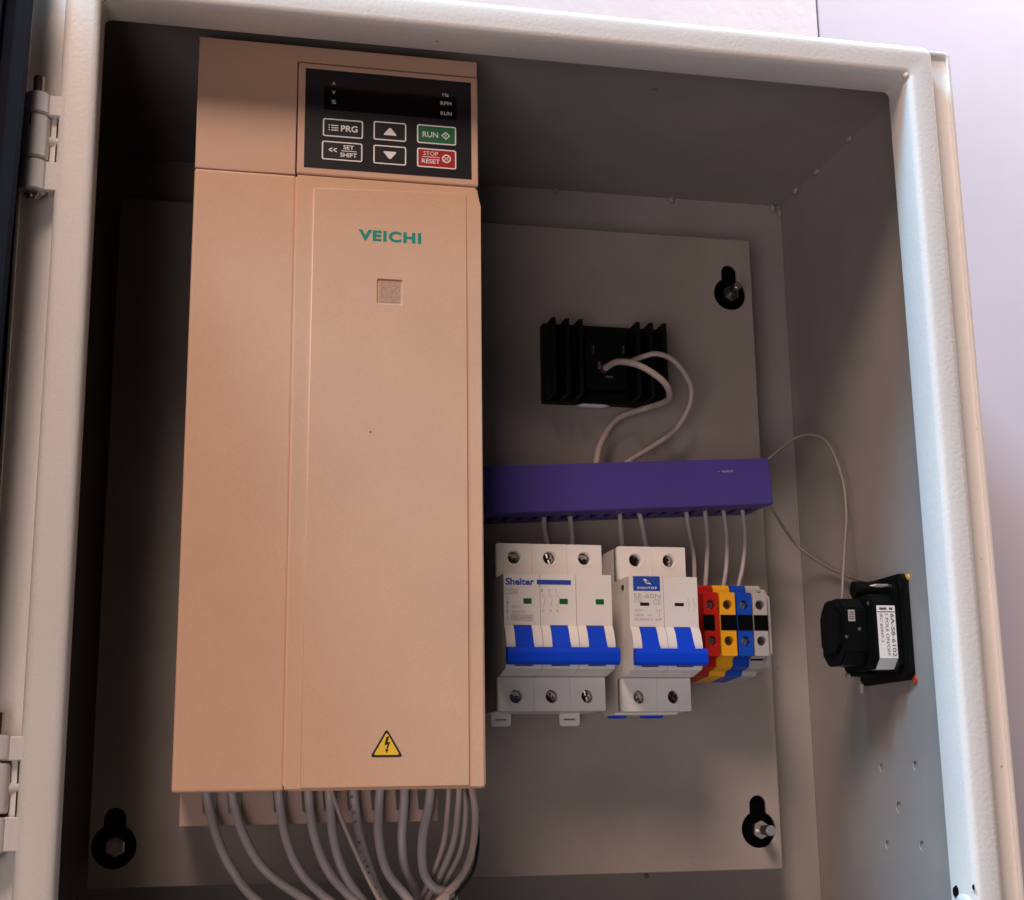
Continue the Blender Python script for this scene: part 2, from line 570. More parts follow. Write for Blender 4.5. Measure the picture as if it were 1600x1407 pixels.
# door, swung wide open on the left
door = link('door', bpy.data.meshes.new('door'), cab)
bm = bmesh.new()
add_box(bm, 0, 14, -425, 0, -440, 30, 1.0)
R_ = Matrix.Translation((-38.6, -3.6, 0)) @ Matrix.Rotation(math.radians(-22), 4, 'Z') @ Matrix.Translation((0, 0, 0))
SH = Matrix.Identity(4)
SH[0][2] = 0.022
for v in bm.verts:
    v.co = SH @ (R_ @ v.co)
add_box(bm, -42.0, -31.2, -5, 62, -440, 30)  # added strip, keeps daylight off the gutter and closes the gap
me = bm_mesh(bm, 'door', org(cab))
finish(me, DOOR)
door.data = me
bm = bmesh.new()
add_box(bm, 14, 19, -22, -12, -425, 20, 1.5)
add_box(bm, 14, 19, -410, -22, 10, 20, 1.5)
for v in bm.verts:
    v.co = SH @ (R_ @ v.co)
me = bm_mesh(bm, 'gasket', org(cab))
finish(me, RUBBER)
link('gasket', me, door)
# discs coloured as light coming through two wall holes by the switch
cyl('hole_light', (388.6, 68.8, -232.6), (-1, 0, 0), 1.6, 1.6, AMB, cab, n=16)
cyl('hole_light', (388.6, 68.6, -282.4), (-1, 0, 0), 1.7, 1.6, REDL, cab, n=16)
# torn tape and a chipped patch low on the rim
blob('tape_scrap', (371.0, 9.5, -381.0), (1.2, 6.0, 4.2), PAPER, cab, 51)
blob('tape_scrap', (371.2, 16.0, -376.2), (0.6, 2.1, 2.8), BLK, cab, 52)
blob('tape_scrap', (371.2, 0.8, -373.4), (0.5, 0.7, 1.2), BLK, cab, 53)

# ------------------------------------------------------------------ mounting plate with keyholes
YP = 171.8
def keyhole(x, z, r=9.6, r2=4.6, h=13.0):
    p = []
    a0 = math.asin(r2 / r)
    n = 26
    for k in range(n + 1):
        a = math.pi / 2 + a0 + (2 * math.pi - 2 * a0) * k / n
        p.append((x + r * math.cos(a), z + r * math.sin(a)))
    for k in range(11):
        a = math.pi * k / 10
        p.append((x + r2 * math.cos(a), z + h + r2 * math.sin(a)))
    return p
KH = [(343.6, -54.2), (344.8, -354.6), (12.4, -355.6)]
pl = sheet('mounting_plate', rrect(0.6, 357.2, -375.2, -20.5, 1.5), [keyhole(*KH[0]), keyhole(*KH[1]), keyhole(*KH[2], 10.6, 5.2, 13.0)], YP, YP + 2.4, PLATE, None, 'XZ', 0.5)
pl['label'] = 'large flat grey painted mounting plate at the back of the cabinet, with keyhole slots'
pl['category'] = 'mounting plate'
def stud(x, z, lab, tip, dx=0.0, dz=0.0, nm=None):
    t = thing('mounting_stud', lab, 'bolt', (x, YP, z), 'studs holding the mounting plate')
    sheet('rubber_pad', keyhole(x, z, 11.8, 6.2, 13.0), [], YP + 2.9, YP + 6.5, BLKR, t)
    ax = Vector((dx, -1, dz)).normalized()
    c = Vector((x + 0.6, YP + 2.5, z - 0.2))
    cyl('bolt', c, ax, 2.7 if nm is None else 2.2, tip, STEEL, t, bev=0.5, n=20)
    bm = bmesh.new()
    add_cyl(bm, c + ax * 0.4, ax, 5.0, 4.0, n=6)
    bmesh.ops.bevel(bm, geom=list(bm.edges), offset=0.5, segments=1, affect='EDGES')
    me = bm_mesh(bm, 'nut', org(t))
    finish(me, nm or STEEL)
    link('nut', me, t)
stud(*KH[0], 'steel stud and nut in the upper right keyhole of the mounting plate', 15, -0.03, 0.08, DARKST)
stud(*KH[1], 'steel stud and nut in the lower right keyhole of the mounting plate', 16, 0.05, 0)
stud(*KH[2], 'steel stud and nut in the lower left keyhole, left of the inverter cables', 14, 0.02, 0)

# ------------------------------------------------------------------ frequency inverter
inv = thing('frequency_inverter', 'tall peach coloured frequency inverter with dark keypad and green VEICHI lettering', 'inverter', (104, 171, -345))
box('housing', 42.0, 166.5, 44.5, 160, -327.5, 2.4, CHAS, inv, 1.5)
box('mounting_foot', 60, 150, 160, 171.6, -326, -8, CHAS, inv, 1.0)
L = [(40.3, -59.75), (84.6, -59.75), (84.6, -4.0), (168.3, -4.0), (168.3, 4.0), (40.3, 4.0)]
sheet('top_housing', L, [], 35.0, 46, DRVT, inv, 'XZ', 0.5)
box('left_cover', 40.3, 84.95, 35.0, 48, -329.8, -59.95, DRV, inv, 1.2, 3)
# right cover: a frame with slanted shoulders at the top and a raised panel
rc = prism('right_cover', [(84.6, -60.0), (84.6, -328.2), (85.8, -329.8), (168.2, -329.8), (169.0, -329.0), (169.1, -69), (167.6, -60.0)], 33.6, 48, 'Y', DRV, inv, 0.9)
sheet('cover_panel', [(92.7, -66.2), (91.5, -328.6), (161.9, -328.6), (162.3, -64.6), (161.0, -64.0)], [rrect(121.7, 132.9, -119.1, -107.6, 0.6)], 32.9, 34.0, DRV, rc, 'XZ', 0.35)
# keypad
kp = box('keypad', 85.1, 168.4, 34.3, 46, -59.2, -4.6, DRVT, inv, 0.7)
box('keypad_film', 88.2, 165.1, 34.0, 35.0, -56.0, -7.5, KEYB, kp, 0.1)
box('display', 96.8, 158.2, 33.95, 34.5, -27.2, -11.4, DISP, kp)
YK = 33.9
def key(x0, x1, z0, z1, m):
    bm = bmesh.new()
    add_prism(bm, rrect(x0, x1, z0, z1, 1.0), YK - 0.1, YK + 0.3, 'Y')
    me = bm_mesh(bm, 'button', org(kp))
    finish(me, PRW)
    o = link('button', me, kp)
    me2 = None
    bm = bmesh.new()
    add_prism(bm, rrect(x0 + 0.6, x1 - 0.6, z0 + 0.6, z1 - 0.6, 0.5), YK - 0.16, YK + 0.1, 'Y')
    for v in bm.verts:
        v.co = (v.co - org(kp)) * MM
    bmesh.ops.recalc_face_normals(bm, faces=bm.faces)
    tmp = bpy.data.meshes.new('t')
    bm.to_mesh(tmp)
    bm.free()
    # join the coloured face into the same button mesh
    bm = bmesh.new()
    bm.from_mesh(me)
    k = len(bm.faces)
    bm.from_mesh(tmp)
    bm.faces.ensure_lookup_table()
    for f in bm.faces[k:]:
        f.material_index = 1
    bm.to_mesh(me)
    bm.free()
    bpy.data.meshes.remove(tmp)
    me.materials.append(m)
    return o
key(96.4, 114.7, -40.4, -31.6, BLKB)
key(96.1, 114.5, -51.8, -42.7, BLKB)
key(119.5, 134.6, -40.2, -31.0, BLKB)
key(119.5, 134.6, -51.9, -42.7, BLKB)
key(139.6, 157.9, -40.1, -30.8, GRN)
key(139.6, 157.9, -51.9, -42.5, RED)
P_ = Print(YK - 0.2)
P_.text('PRG', 104.6, 112.2, -37.6, -34.5, 0.025)
for k in range(3):
    z = -34.9 - k * 1.15
    P_.rect(100.2, 103.4, z - 0.25, z + 0.25)
    P_.rect(99.0, 99.6, z - 0.25, z + 0.25)
P_.text('SET', 105.8, 110.6, -46.2, -44.2, 0.02)
P_.rect(105.0, 111.8, -47.2, -46.85)
P_.text('SHIFT', 104.4, 112.0, -50.0, -47.9, 0.02)
for x in (99.2, 101.2):
    P_.line((x + 1.7, -46.0), (x, -46.9), 0.5)
    P_.line((x + 1.7, -47.8), (x, -46.9), 0.5)
P_.poly([(124.2, -37.6), (130.0, -37.6), (129.9, -37.0), (127.5, -34.0), (126.7, -34.0), (124.3, -37.0)])
P_.poly([(124.2, -45.6), (124.3, -46.2), (126.7, -49.2), (127.5, -49.2), (129.9, -46.2), (130.0, -45.6)])
P_.text('RUN', 142.2, 149.4, -37.0, -34.2, 0.01)
P_.ring([(150.9, -35.6), (153.0, -33.6), (155.1, -35.6), (153.0, -37.6)], [(151.6, -35.6), (153.0, -34.25), (154.4, -35.6), (153.0, -36.95)])
P_.rect(152.8, 153.2, -36.4, -34.8)
P_.text('STOP', 142.6, 149.4, -46.0, -44.0, 0.0)
P_.rect(141.9, 150.2, -46.9, -46.6)
P_.text('RESET', 141.8, 150.2, -49.9, -47.7, 0.015)
P_.ring(circ(153.3, -47.0, 2.1), circ(153.3, -47.0, 1.5))
P_.line((152.3, -47.9), (154.3, -46.1), 0.5)
P_.line((153.3, -47.3), (152.3, -46.2), 0.35)
P_.line((153.3, -46.9), (154.2, -47.8), 0.35)
P_.build('key_lettering', PRW, kp)
P_ = Print(YK + 0.02)
P_.text('A', 100.3, 101.9, -14.8, -13.1, 0.02).text('V', 100.3, 101.9, -19.3, -17.6, 0.02).text('%', 100.2, 102.2, -24.2, -22.2, 0.02)
P_.build('unit_lettering', PRG, kp)
P_ = Print(YK + 0.02)
P_.text('Hz', 151.6, 154.6, -15.8, -14.0, 0.02).text('RPM', 150.6, 155.8, -20.2, -18.3, 0.02).text('RUN', 150.7, 155.9, -25.2, -23.3, 0.02)
P_.build('status_lettering', PRG, kp)
# maker's lettering, small square recess, warning triangle
Print(32.8).text('VEICHI', 113.0, 141.4, -89.8, -84.6, 0.045, spacing=1.15).build('logo_lettering', TEAL, inv)
box('code_recess', 122.6, 132.0, 33.45, 33.7, -118.2, -108.5, CODE, inv, 0.1)
wl = Print(32.8)
def tri(cx, z0, z1, hw, r):
    pts = []
    A = [(cx - hw, z0), (cx + hw, z0), (cx, z1)]
    cen = Vector((cx, z0 + (z1 - z0) / 3))
    for i in range(3):
        p, a, b = Vector(A[i]), Vector(A[i - 1]), Vector(A[(i + 1) % 3])
        u, w = p + (a - p).normalized() * r, p + (b - p).normalized() * r
        for k in range(5):
            t = k / 4
            pts.append(tuple(u * (1 - t) ** 2 + p * 2 * t * (1 - t) + w * t * t))
    return pts
wo = Print(32.82).poly(tri(126.9, -316.6, -304.9, 6.9, 1.6)).build('warning_label', BLKP, inv)
Print(32.76).poly(tri(126.9, -315.7, -306.5, 5.4, 1.0)).build('yellow_field', YEL, wo)
Print(32.70).poly([(126.8, -308.2), (127.9, -308.2), (127.2, -310.6), (128.3, -310.4), (127.2, -313.6), (127.8, -313.4), (126.8, -315.0), (126.2, -313.2), (126.7, -313.5), (127.2, -311.4), (125.9, -311.7)]).build('lightning_bolt', BLKP, wo)
blob('speck', (119.0, 32.85, -178.0), (0.45, 0.1, 0.35), PDARK, inv, 5)
# cable comb under the covers
slots = [56, 67, 87, 99.6, 109, 119.8, 130.6, 141.8, 152]
out = [(43.5, -322.0)]
for s in slots:
    out += [(s - 3.7, -322.0), (s - 3.3, -331.0), (s - 2.6, -339.3), (s + 2.6, -339.3), (s + 3.3, -331.0), (s + 3.7, -322.0)]
out += [(158.0, -322.0), (158.0, -344.4), (43.5, -344.4)]
sheet('cable_comb', out, [], 92.0, 95.0, DRVD, inv)

# ------------------------------------------------------------------ cables below the inverter
CB = {
'c1':[(54.5,86.0,-318),(54.5,86.0,-328.3),(56.1,86.0,-336.5),(59.4,82.0,-348.1),(65.7,78.0,-361.3),(76.9,78.0,-375.3),(100,80,-392),(120,84,-407)],
'c2':[(65.5,86.0,-318),(65.5,86.0,-328.5),(67.1,86.0,-336.7),(71.7,82.0,-349.7),(80.6,78.0,-363.1),(98.1,78.0,-376.0),(116,84,-388),(127,90,-407)],
'c3':[(85.6,86.0,-318),(85.8,86.0,-328.8),(86.8,86.0,-337.1),(89.3,82.0,-350.1),(95.1,78.0,-363.4),(105.5,78.0,-374.4),(122,76,-388),(134,78,-407)],
'c4':[(99.0,86.0,-318),(99.0,86.0,-329.0),(99.7,86.0,-337.3),(101.9,82.0,-350.3),(107.3,78.0,-363.8),(116.6,78.0,-374.7),(130,70,-388),(140,72,-407)],
'c5':[(108.1,86.0,-318),(108.1,86.0,-328.6),(108.8,86.0,-336.9),(110.0,82.0,-350.5),(114.0,79.0,-363.9),(122.5,79.0,-376.8),(135,84,-390),(142,86,-407)],
'c7':[(118.7,86.0,-318),(118.9,86.0,-328.7),(120.2,86.0,-339.9),(121.8,82.0,-350.8),(125.1,78.0,-362.9),(131.4,78.0,-377.0),(142,76,-391),(148,78,-407)],
'c8':[(131.0,86.0,-318),(131.0,86.0,-328.9),(130.5,86.0,-337.3),(130.0,82.0,-351.0),(133.0,78.0,-364.5),(142.1,74.0,-376.8),(152,72,-391),(156,72,-407)],
'c9':[(142.0,86.0,-318),(142.0,86.0,-329.1),(141.7,86.0,-338.1),(140.9,86.0,-351.2),(142.6,88.0,-364.7),(147.9,88.0,-376),(152,88,-391),(154,88,-407)],
'c10':[(153.9,86.0,-318),(153.9,86.0,-329.3),(152.8,86.0,-338.3),(149.5,82.0,-351.4),(149.3,78.0,-364.9),(153.6,76.0,-372.2),(160.3,77.0,-374.6),(164,84,-380),(162,88,-392),(161,88,-407)],
}
CL = {'c1': 'leftmost thick grey cable curving down out of the inverter', 'c2': 'second thick grey cable from the left under the inverter',
'c3': 'third thick grey cable from the left under the inverter', 'c4': 'fourth thick grey cable from the left under the inverter',
'c5': 'thick grey cable just left of the thin white wire under the inverter', 'c7': 'thick grey cable with black printed letters along its side',
'c8': 'thick grey cable just right of the cable with printed letters', 'c9': 'second thick grey cable right of the printed one, nearly straight',
'c10': 'rightmost thick grey cable, hooking to the right at its foot'}
def cable(name, pts, r, m, lab, cat='cable', grp=None):
    o = tube(name, pts, r, m)
    o['label'] = lab
    o['category'] = cat
    if grp:
        o['group'] = grp
    return o
cabs = {}
for k, p in CB.items():
    cabs[k] = cable('power_cable', p, 2.05, CABG, CL[k], 'cable', 'thick grey cables under the inverter')
TW = {
't6':([(107.5,80.0,-318),(108.5,80.0,-328.6),(110.8,78.0,-336.5),(115.6,74.0,-348.9),(122.9,70.0,-365.2),(129.7,70.0,-378.0),(137,68,-392),(142,66,-407)], 0.95, CABW, 'thin pale wire crossing in front of the grey cables under the inverter'),
't11':([(162.2,86.0,-318),(162.2,86.0,-329.4),(161.5,86.0,-340.7),(159.0,83.0,-354.4),(153.5,84.0,-369.1),(147,90,-384),(144,94,-407)], 1.2, CABW, 'thin pale wire nearest the rightmost thick cable under the inverter'),
't12':([(166.4,86.0,-318),(166.9,86.0,-329.5),(166.2,86.0,-340.7),(163.4,83.0,-354.5),(156.3,83.0,-370.0),(149,88,-385),(147,92,-407)], 1.4, CABW, 'second thin pale wire right of the rightmost thick cable'),
't13':([(172.4,90.0,-318),(172.8,86.0,-329.6),(173.9,84.0,-340.9),(172.1,80.0,-354.7),(166.7,76.0,-366.7),(157.4,74.0,-375.9),(146,74,-388),(141,76,-407)], 1.6, CABW, 'broad pale wire bowing right at the corner of the inverter, outermost pale one'),
't14':([(169.5,92.0,-318),(169.5,90.0,-329.5),(170.3,88.0,-340.8),(167.4,86.0,-357.3),(160.3,86.0,-370.6),(152,90,-386),(150,92,-407)], 1.1, CABW, 'thin pale wire tucked behind the broad bowing one'),
't15':([(171.0,92.0,-318),(171.6,90.0,-329.5),(175.2,88.0,-343.7),(175.3,85.0,-354.7),(171.6,80.0,-366.8),(161.9,78.0,-377.9),(150,82,-392),(146,84,-407)], 0.8, CABB, 'thin dark strand drawn as the shadow along the right side of the cable bundle'),  # shadow beside the cables, modelled as a dark tube
}
for k, (p, r, m, lab) in TW.items():
    cable('control_wire', p, r, m, lab, 'wire', 'thin wires at the right of the inverter cables')
tie = thing('cable_tie', 'pale cable tie gathering the thin wires at the foot of the bundle', 'cable tie', (160, 78, -376))
tc_ = [(160 + 7.0 * math.cos(a) * 0.75, 80 + 7.5 * math.sin(a), -374.5 + 7.0 * math.cos(a) * 0.5) for a in [2 * math.pi * k / 16 for k in range(17)]]
tube('strap', tc_, 0.75, CABW, tie, n=8, sub=3)
box('lock', 156.6, 159.8, 71.2, 73.6, -377.6, -374.2, CABW, tie, 0.4)
# printing along one cable
def cable_print(cab_o, pts, r, body):
    path = smoothpath(pts, 24)
    acc = 0
    pos, s = [], 12.5
    step = 2.3
    nxt = s
    for a, b in zip(path, path[1:]):
        d = (b - a).length
        while acc + d >= nxt:
            pos.append((a.lerp(b, (nxt - acc) / d), (b - a).normalized()))
            nxt += step
        acc += d
    V, F = [], []
    for ch, (p, t) in zip(body, pos):
        if ch == ' ':
            continue
        vv, ff = text_verts(ch, 0.02)
        t2 = Vector((t.x, 0, t.z)).normalized()
        n2 = Vector((t2.z, 0, -t2.x))
        out_ = (Vector((48, -573, -325)) - p).normalized()
        out_ = Vector((-0.55, -0.83, 0))
        side = t.cross(out_).normalized()
        k = len(V)
        for v in vv:
            ang = (v[1] - 0.35) * 2.5 / r
            V.append(p + t * (v[0] - 0.3) * 2.4 + (out_ * math.cos(ang) + side * -math.sin(ang)).normalized() * (r + 0.12))
        F += [tuple(i + k for i in f) for f in ff]
    b = org(cab_o)
    me = bpy.data.meshes.new('printed_letters')
    me.from_pydata([((v - b) * MM)[:] for v in V], [], F)
    finish(me, BLKP)
    o = link('printed_letters', me, cab_o)
    return o
cable_print(cabs['c7'], CB['c7'], 2.05, 'LX LG 01 LX - LFX LG 01')

# ------------------------------------------------------------------ heat sink with rectifier
hs = thing('heat_sink', 'black finned heat sink with a rectifier module, above the purple duct', 'heat sink', (262, 171, -125))
box('base', 229.5, 296.0, 164.5, 171.6, -125.2, -80.6, BLKM, hs, 0.4)
for i, x in enumerate((230.0, 237.6, 245.2, 277.6, 285.2, 292.8)):
    box('fin', x, x + 2.4, 146.0, 164.6, -124.9, -83.0, BLKM, hs, 0.3)
md = box('module', 250.5, 274.8, 152.5, 164.6, -119.5, -92.0, BLK, hs, 1.0)
box('module_clip', 253.5, 254.3, 148.5, 152.6, -101.5, -96.8, STEEL, md)
box('module_clip', 270.5, 271.3, 148.5, 152.6, -101.0, -96.3, STEEL, md)
for x, z in ((260.2, -109.2), (274.0, -104.8)):
    cyl('terminal_screw', (x, 153, z), (0, -1, 0), 2.6, 3.0, DARKST, hs, n=18, bev=0.4)
box('spade', 256.8, 258.0, 149.5, 152.6, -109.5, -105.5, STEEL, md, 0.2)
box('spade', 261.0, 264.8, 149.6, 152.6, -114.4, -113.4, STEEL, md, 0.2)
box('spade', 246.0, 247.0, 149.6, 164.6, -118.8, -117.6, STEEL, hs, 0.2)
blob('thermal_paste', (258, 167.5, -126.0), (10, 3.5, 1.2), PAPER, hs, 7)
cable('heat_sink_wire', [(260.4,152.5,-109.2),(264.7,140.0,-108.3),(274.0,130.0,-112.9),(285.6,128.0,-121.1),(291.3,134.0,-126.3),(293.0,146.0,-127.7),(285.9,158.0,-128.5),(270.4,162.0,-134.3),(259.7,158.0,-148.3),(254.8,152.0,-161.1),(254.0,150,-168)], 1.75, CABW, 'pale wire looping low across the heat sink to the left of its pair', 'wire', 'wires from the heat sink to the duct')
cable('heat_sink_wire', [(274.0,152.5,-104.8),(278.6,146.0,-103.8),(287.2,142.0,-102.0),(296.3,142.0,-104.8),(304.0,144.0,-112.2),(308.7,148.0,-120.0),(307.8,152.0,-129.8),(301.3,156.0,-140.7),(290.6,158.0,-148.9),(272.7,152.0,-160.5),(266,150,-167)], 1.5, CABW, 'pale wire making the wide outer loop right of the heat sink', 'wire', 'wires from the heat sink to the duct')
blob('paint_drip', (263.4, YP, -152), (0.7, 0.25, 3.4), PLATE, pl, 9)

# ------------------------------------------------------------------ purple wiring duct (hung slightly out of level)
dz0 = (347.0, 133.0, -185.2)
du = thing('wiring_duct', 'purple plastic wiring duct running across the plate above the breakers', 'wiring duct', (347.0, 171, -185.0))
bx = org(du)
box('cover', bx.x - 176, bx.x, 133.0, 140.0, bx.z - 0.3, bx.z + 25.0, PURP, du, 0.7)
lst = [(bx.x - 175.5, bx.x - 0.4, 167.5, 170.4, bx.z + 0.6, bx.z + 24.0), (bx.x - 175.5, bx.x - 0.4, 140.0, 167.6, bx.z + 22.6, bx.z + 24.2), (bx.x - 175.5, bx.x - 0.4, 164.0, 167.6, bx.z + 0.5, bx.z + 2.0), (bx.x - 175.5, bx.x - 0.4, 139.9, 151.0, bx.z + 0.5, bx.z + 2.0)]
boxes('body', lst, PURP, du)
for k in range(22):
    x = bx.x - 0.4 - k * 8.0
    box('finger', x - 4.4, x, 150.9, 164.1, bx.z + 0.55, bx.z + 1.9, PURP, du)
Print(132.9).text('~ www', bx.x - 30, bx.x - 21, bx.z + 17.6, bx.z + 18.8).build('scuffed_print', mat('scuff', (0.36, 0.32, 0.46), 0.5), du)
du.rotation_euler[1] = math.radians(-3.4)

# ------------------------------------------------------------------ DIN rail
rl = thing('din_rail', 'zinc plated steel mounting rail behind the breakers and terminal blocks', 'rail', (262, 171, -252))
boxes('rail_profile', [(184, 342, 170.4, 171.6, -265, -239.5), (184, 342, 165, 171.6, -266.2, -265.0), (184, 342, 165, 171.6, -239.5, -238.3), (184, 342, 164, 165.2, -269.5, -265.0), (184, 342, 164, 165.2, -239.5, -235.0)], RAILM, rl)

# ------------------------------------------------------------------ circuit breakers
SCRM = mat('screw_metal', (0.62, 0.58, 0.55), 0.14, metal=1.0, var=0.3, vscale=300)
SCR_T = screw_mesh(2.9, SCRM)
SCR_D = screw_mesh(2.6, DARKST)
def pole(parent, x0, w, yf, zt, seam):
    """one breaker pole; zt = top of terminal shoulder"""
    ys = yf + 16.2
    z = lambda d: zt - d
    prof = [(162, z(0)), (ys + 9, z(0)), (ys + 9, z(17.2)), (yf, z(17.6)), (yf, z(42.5)), (yf + 1.5, z(43.2)), (yf + 1.5, z(61)), (yf - 2.5, z(62.6)), (yf - 1.5, z(63.8)), (yf + 11, z(66.2)), (ys + 9, z(66.6)), (ys + 9, z(83.0)), (162, z(83.0))]
    o = prism('pole', prof, x0 + 0.12, x0 + w - 0.12, 'X', MCB, parent)
    hx = x0 + w * 0.5
    for zz0, zz1, zc in ((z(17.1), z(0), z(7.0)), (z(83.0), z(66.7), z(75.9))):
        sheet('terminal_cover', rrect(x0 + 0.12, x0 + w - 0.12, zz0, zz1, 0.3, 2), [circ(hx, zc, 3.35)], ys, ys + 8.9, MCB, o)
        # rim line round the screw hole
        sheet('collar', circ(hx + 0.2, zc, 4.6, 28), [circ(hx, zc, 3.45, 28)], ys - 0.22, ys + 0.05, MCB, o)
        s = link('screw', SCR_T, o, (hx, ys + 4.2, zc))
        s.rotation_euler = (random.uniform(-0.25, 0.1), random.uniform(0, 1.5), random.uniform(-0.2, 0.2))
    # cheeks left and right of the toggle
    ch = [(yf + 1.6, z(42.8)), (yf, z(42.6)), (yf - 2.6, z(46)), (yf - 4.4, z(51)), (yf - 5.0, z(56)), (yf - 4.0, z(60.5)), (yf - 2.5, z(62.5)), (yf + 1.6, z(62.0))]
    prism('cheek', ch, x0 + 0.15, x0 + 4.6, 'X', MCB, o, smooth=30)
    prism('cheek', ch, x0 + w - 4.6, x0 + w - 0.15, 'X', MCB, o, smooth=30)
    return o
def breaker(t, x0, n, w, yf, zt):
    z = lambda d: zt - d
    for i in range(n):
        xa = x0 + i * w
        pole(t, xa, w, yf, zt, i)
        tg = [(yf + 2, z(43.0)), (yf - 0.6, z(43.2)), (yf - 2.6, z(47)), (yf - 5.6, z(52)), (yf - 8.0, z(55)), (yf - 8.0, z(57)), (yf + 2, z(57))]
        prism('toggle', tg, xa + 4.75, xa + w - 4.75, 'X', BLUE, t)
    bar = [(yf - 5.6, z(53.6)), (yf - 9.6, z(54.2)), (yf - 10.4, z(56.5)), (yf - 10.0, z(61.0)), (yf - 8.5, z(62.4)), (yf - 5.2, z(62.0)), (yf - 5.1, z(58))]
    prism('tie_bar', bar, x0 - 0.4, x0 + n * w + 0.6, 'X', BLUE, t, 0.35)

b3 = thing('circuit_breaker', 'white three-pole circuit breaker with long blue toggle bar and Shelter lettering', 'breaker', (221, 165, -294), 'circuit breakers on the rail')
YF3 = 107.8
breaker(b3, 193.4, 3, 18.25, YF3, -210.9)
Y3 = YF3 - 0.12
P_ = Print(Y3).text('Shelter', 194.4, 208.8, -234.0, -230.6, 0.03).rect(210.1, 227.4, -233.6, -231.3)
P_.build('maker_lettering', PBLUE, b3)
P_ = Print(Y3)
P_.ring([(194.0, -238.4), (200.4, -238.4), (200.4, -235.9), (194.0, -235.9)], [(194.2, -238.2), (200.2, -238.2), (200.2, -236.1), (194.2, -236.1)])
P_.text('C32', 196.4, 199.8, -237.9, -236.4)
P_.line((195.2, -239.5), (195.2, -248.8), 0.25).poly([(194.6, -243.0), (195.8, -243.0), (195.2, -241.6)]).poly([(194.6, -246.6), (195.8, -246.6), (195.2, -248.0)])
P_.text('400V', 197.2, 202.2, -245.4, -244.0).text('6000', 197.4, 204.0, -247.6, -246.5).text('O', 194.7, 195.9, -251.2, -249.6)
P_.ring([(197.0, -251.3), (208.0, -251.3), (208.0, -248.6), (197.0, -248.6)], [(197.3, -251.0), (207.7, -251.0), (207.7, -248.9), (197.3, -248.9)])
P_.text('IEC60898', 197.8, 207.2, -250.6, -249.3, 0.02)
for k, x in enumerate((212.8, 216.4, 220.0)):
    P_.text('135'[k], x - 0.6, x + 0.2, -237.4, -235.7).text('246'[k], x - 0.2, x + 0.9, -247.1, -245.6)
    P_.line((x, -238.0), (x + 0.2, -239.4), 0.2).line((x + 0.2, -239.4), (x + 1.5, -240.0), 0.2).line((x + 1.4, -240.8), (x + 0.4, -244.6), 0.25)
P_.build('rating_print', PFAINT, b3)
for x in (203.2, 221.4, 239.8):
    box('indicator', x, x + 4.2, YF3 - 0.25, YF3 + 0.5, -243.1, -240.5, GIND, b3, 0.2)
for x0, x1 in ((196.4, 206.8), (232.6, 243.2)):
    sheet('rail_clip', rrect(x0, x1, -300.2, -290, 1.5), [[(x0 + 2.0, -297.4), (x1 - 2.0, -297.4), (x1 - 2.4, -296.4), (x0 + 2.4, -296.4)]], 156.5, 159.0, MCB, b3)

b2 = thing('circuit_breaker', 'white two-pole circuit breaker with blue maker label, between the three-pole one and terminals', 'breaker', (275, 165, -292), 'circuit breakers on the rail')
YF2 = 106.6
breaker(b2, 256.6, 2, 17.95, YF2, -211.4)
Y2 = YF2 - 0.12
lb = Print(Y2).rect(258.9, 272.9, -236.2, -228.9).build('maker_label', PBLUE, b2)
P_ = Print(Y2 - 0.08)
P_.poly([(264.0, -230.3), (265.5, -230.3), (267.6, -232.2), (266.1, -232.2)]).poly([(264.6, -231.2), (265.6, -232.5), (268.4, -233.0), (266.9, -231.4)]).text('SIGHTOP', 261.0, 271.2, -235.3, -234.2, 0.02, spacing=1.15)
P_.build('label_lettering', PRW, lb)
P_ = Print(Y2)
P_.text('SE-60N', 259.0, 273.0, -239.9, -237.6).text('C32', 259.2, 263.2, -242.0, -240.4).text('CE', 269.0, 272.8, -243.0, -240.4)
P_.text('400V~', 259.0, 264.4, -246.6, -245.3).text('10kA', 259.0, 264.0, -248.8, -247.6).text('IEC60947-2', 259.0, 268.4, -251.0, -249.8).text('1P', 270.8, 273.4, -246.6, -245.4).text('2P', 269.6, 273.4, -251.0, -249.8)
P_.line((266.0, -248.2), (268.4, -248.2), 0.3).line((272.0, -247.0), (272.0, -249.2), 0.25)
for x in (287.2, 290.2):
    P_.line((x, -239.6), (x, -241.5), 0.25).line((x, -241.5), (x + 1.1, -244.4), 0.25).line((x, -244.4), (x, -246.4), 0.25)
P_.build('rating_print', PFAINT, b2)
for x in (262.2, 280.2):
    box('indicator', x, x + 4.8, YF2 - 0.25, YF2 + 0.5, -243.6, -242.0, BIND, b2, 0.2)
for x0, x1 in ((258.6, 267.8), (276.2, 287.8)):
    box('rail_clip', x0, x1, 153, 159.0, -296.6, -290.0, BLUE, b2, 1.0)
box('foot', 257.5, 291, 140, 160, -295.3, -293.9, MCB, b2, 0.3)
cyl('side_rivet', (256.7, 116.5, -233.5), (-1, 0, 0), 1.5, 0.5, BIND, b2, n=14)

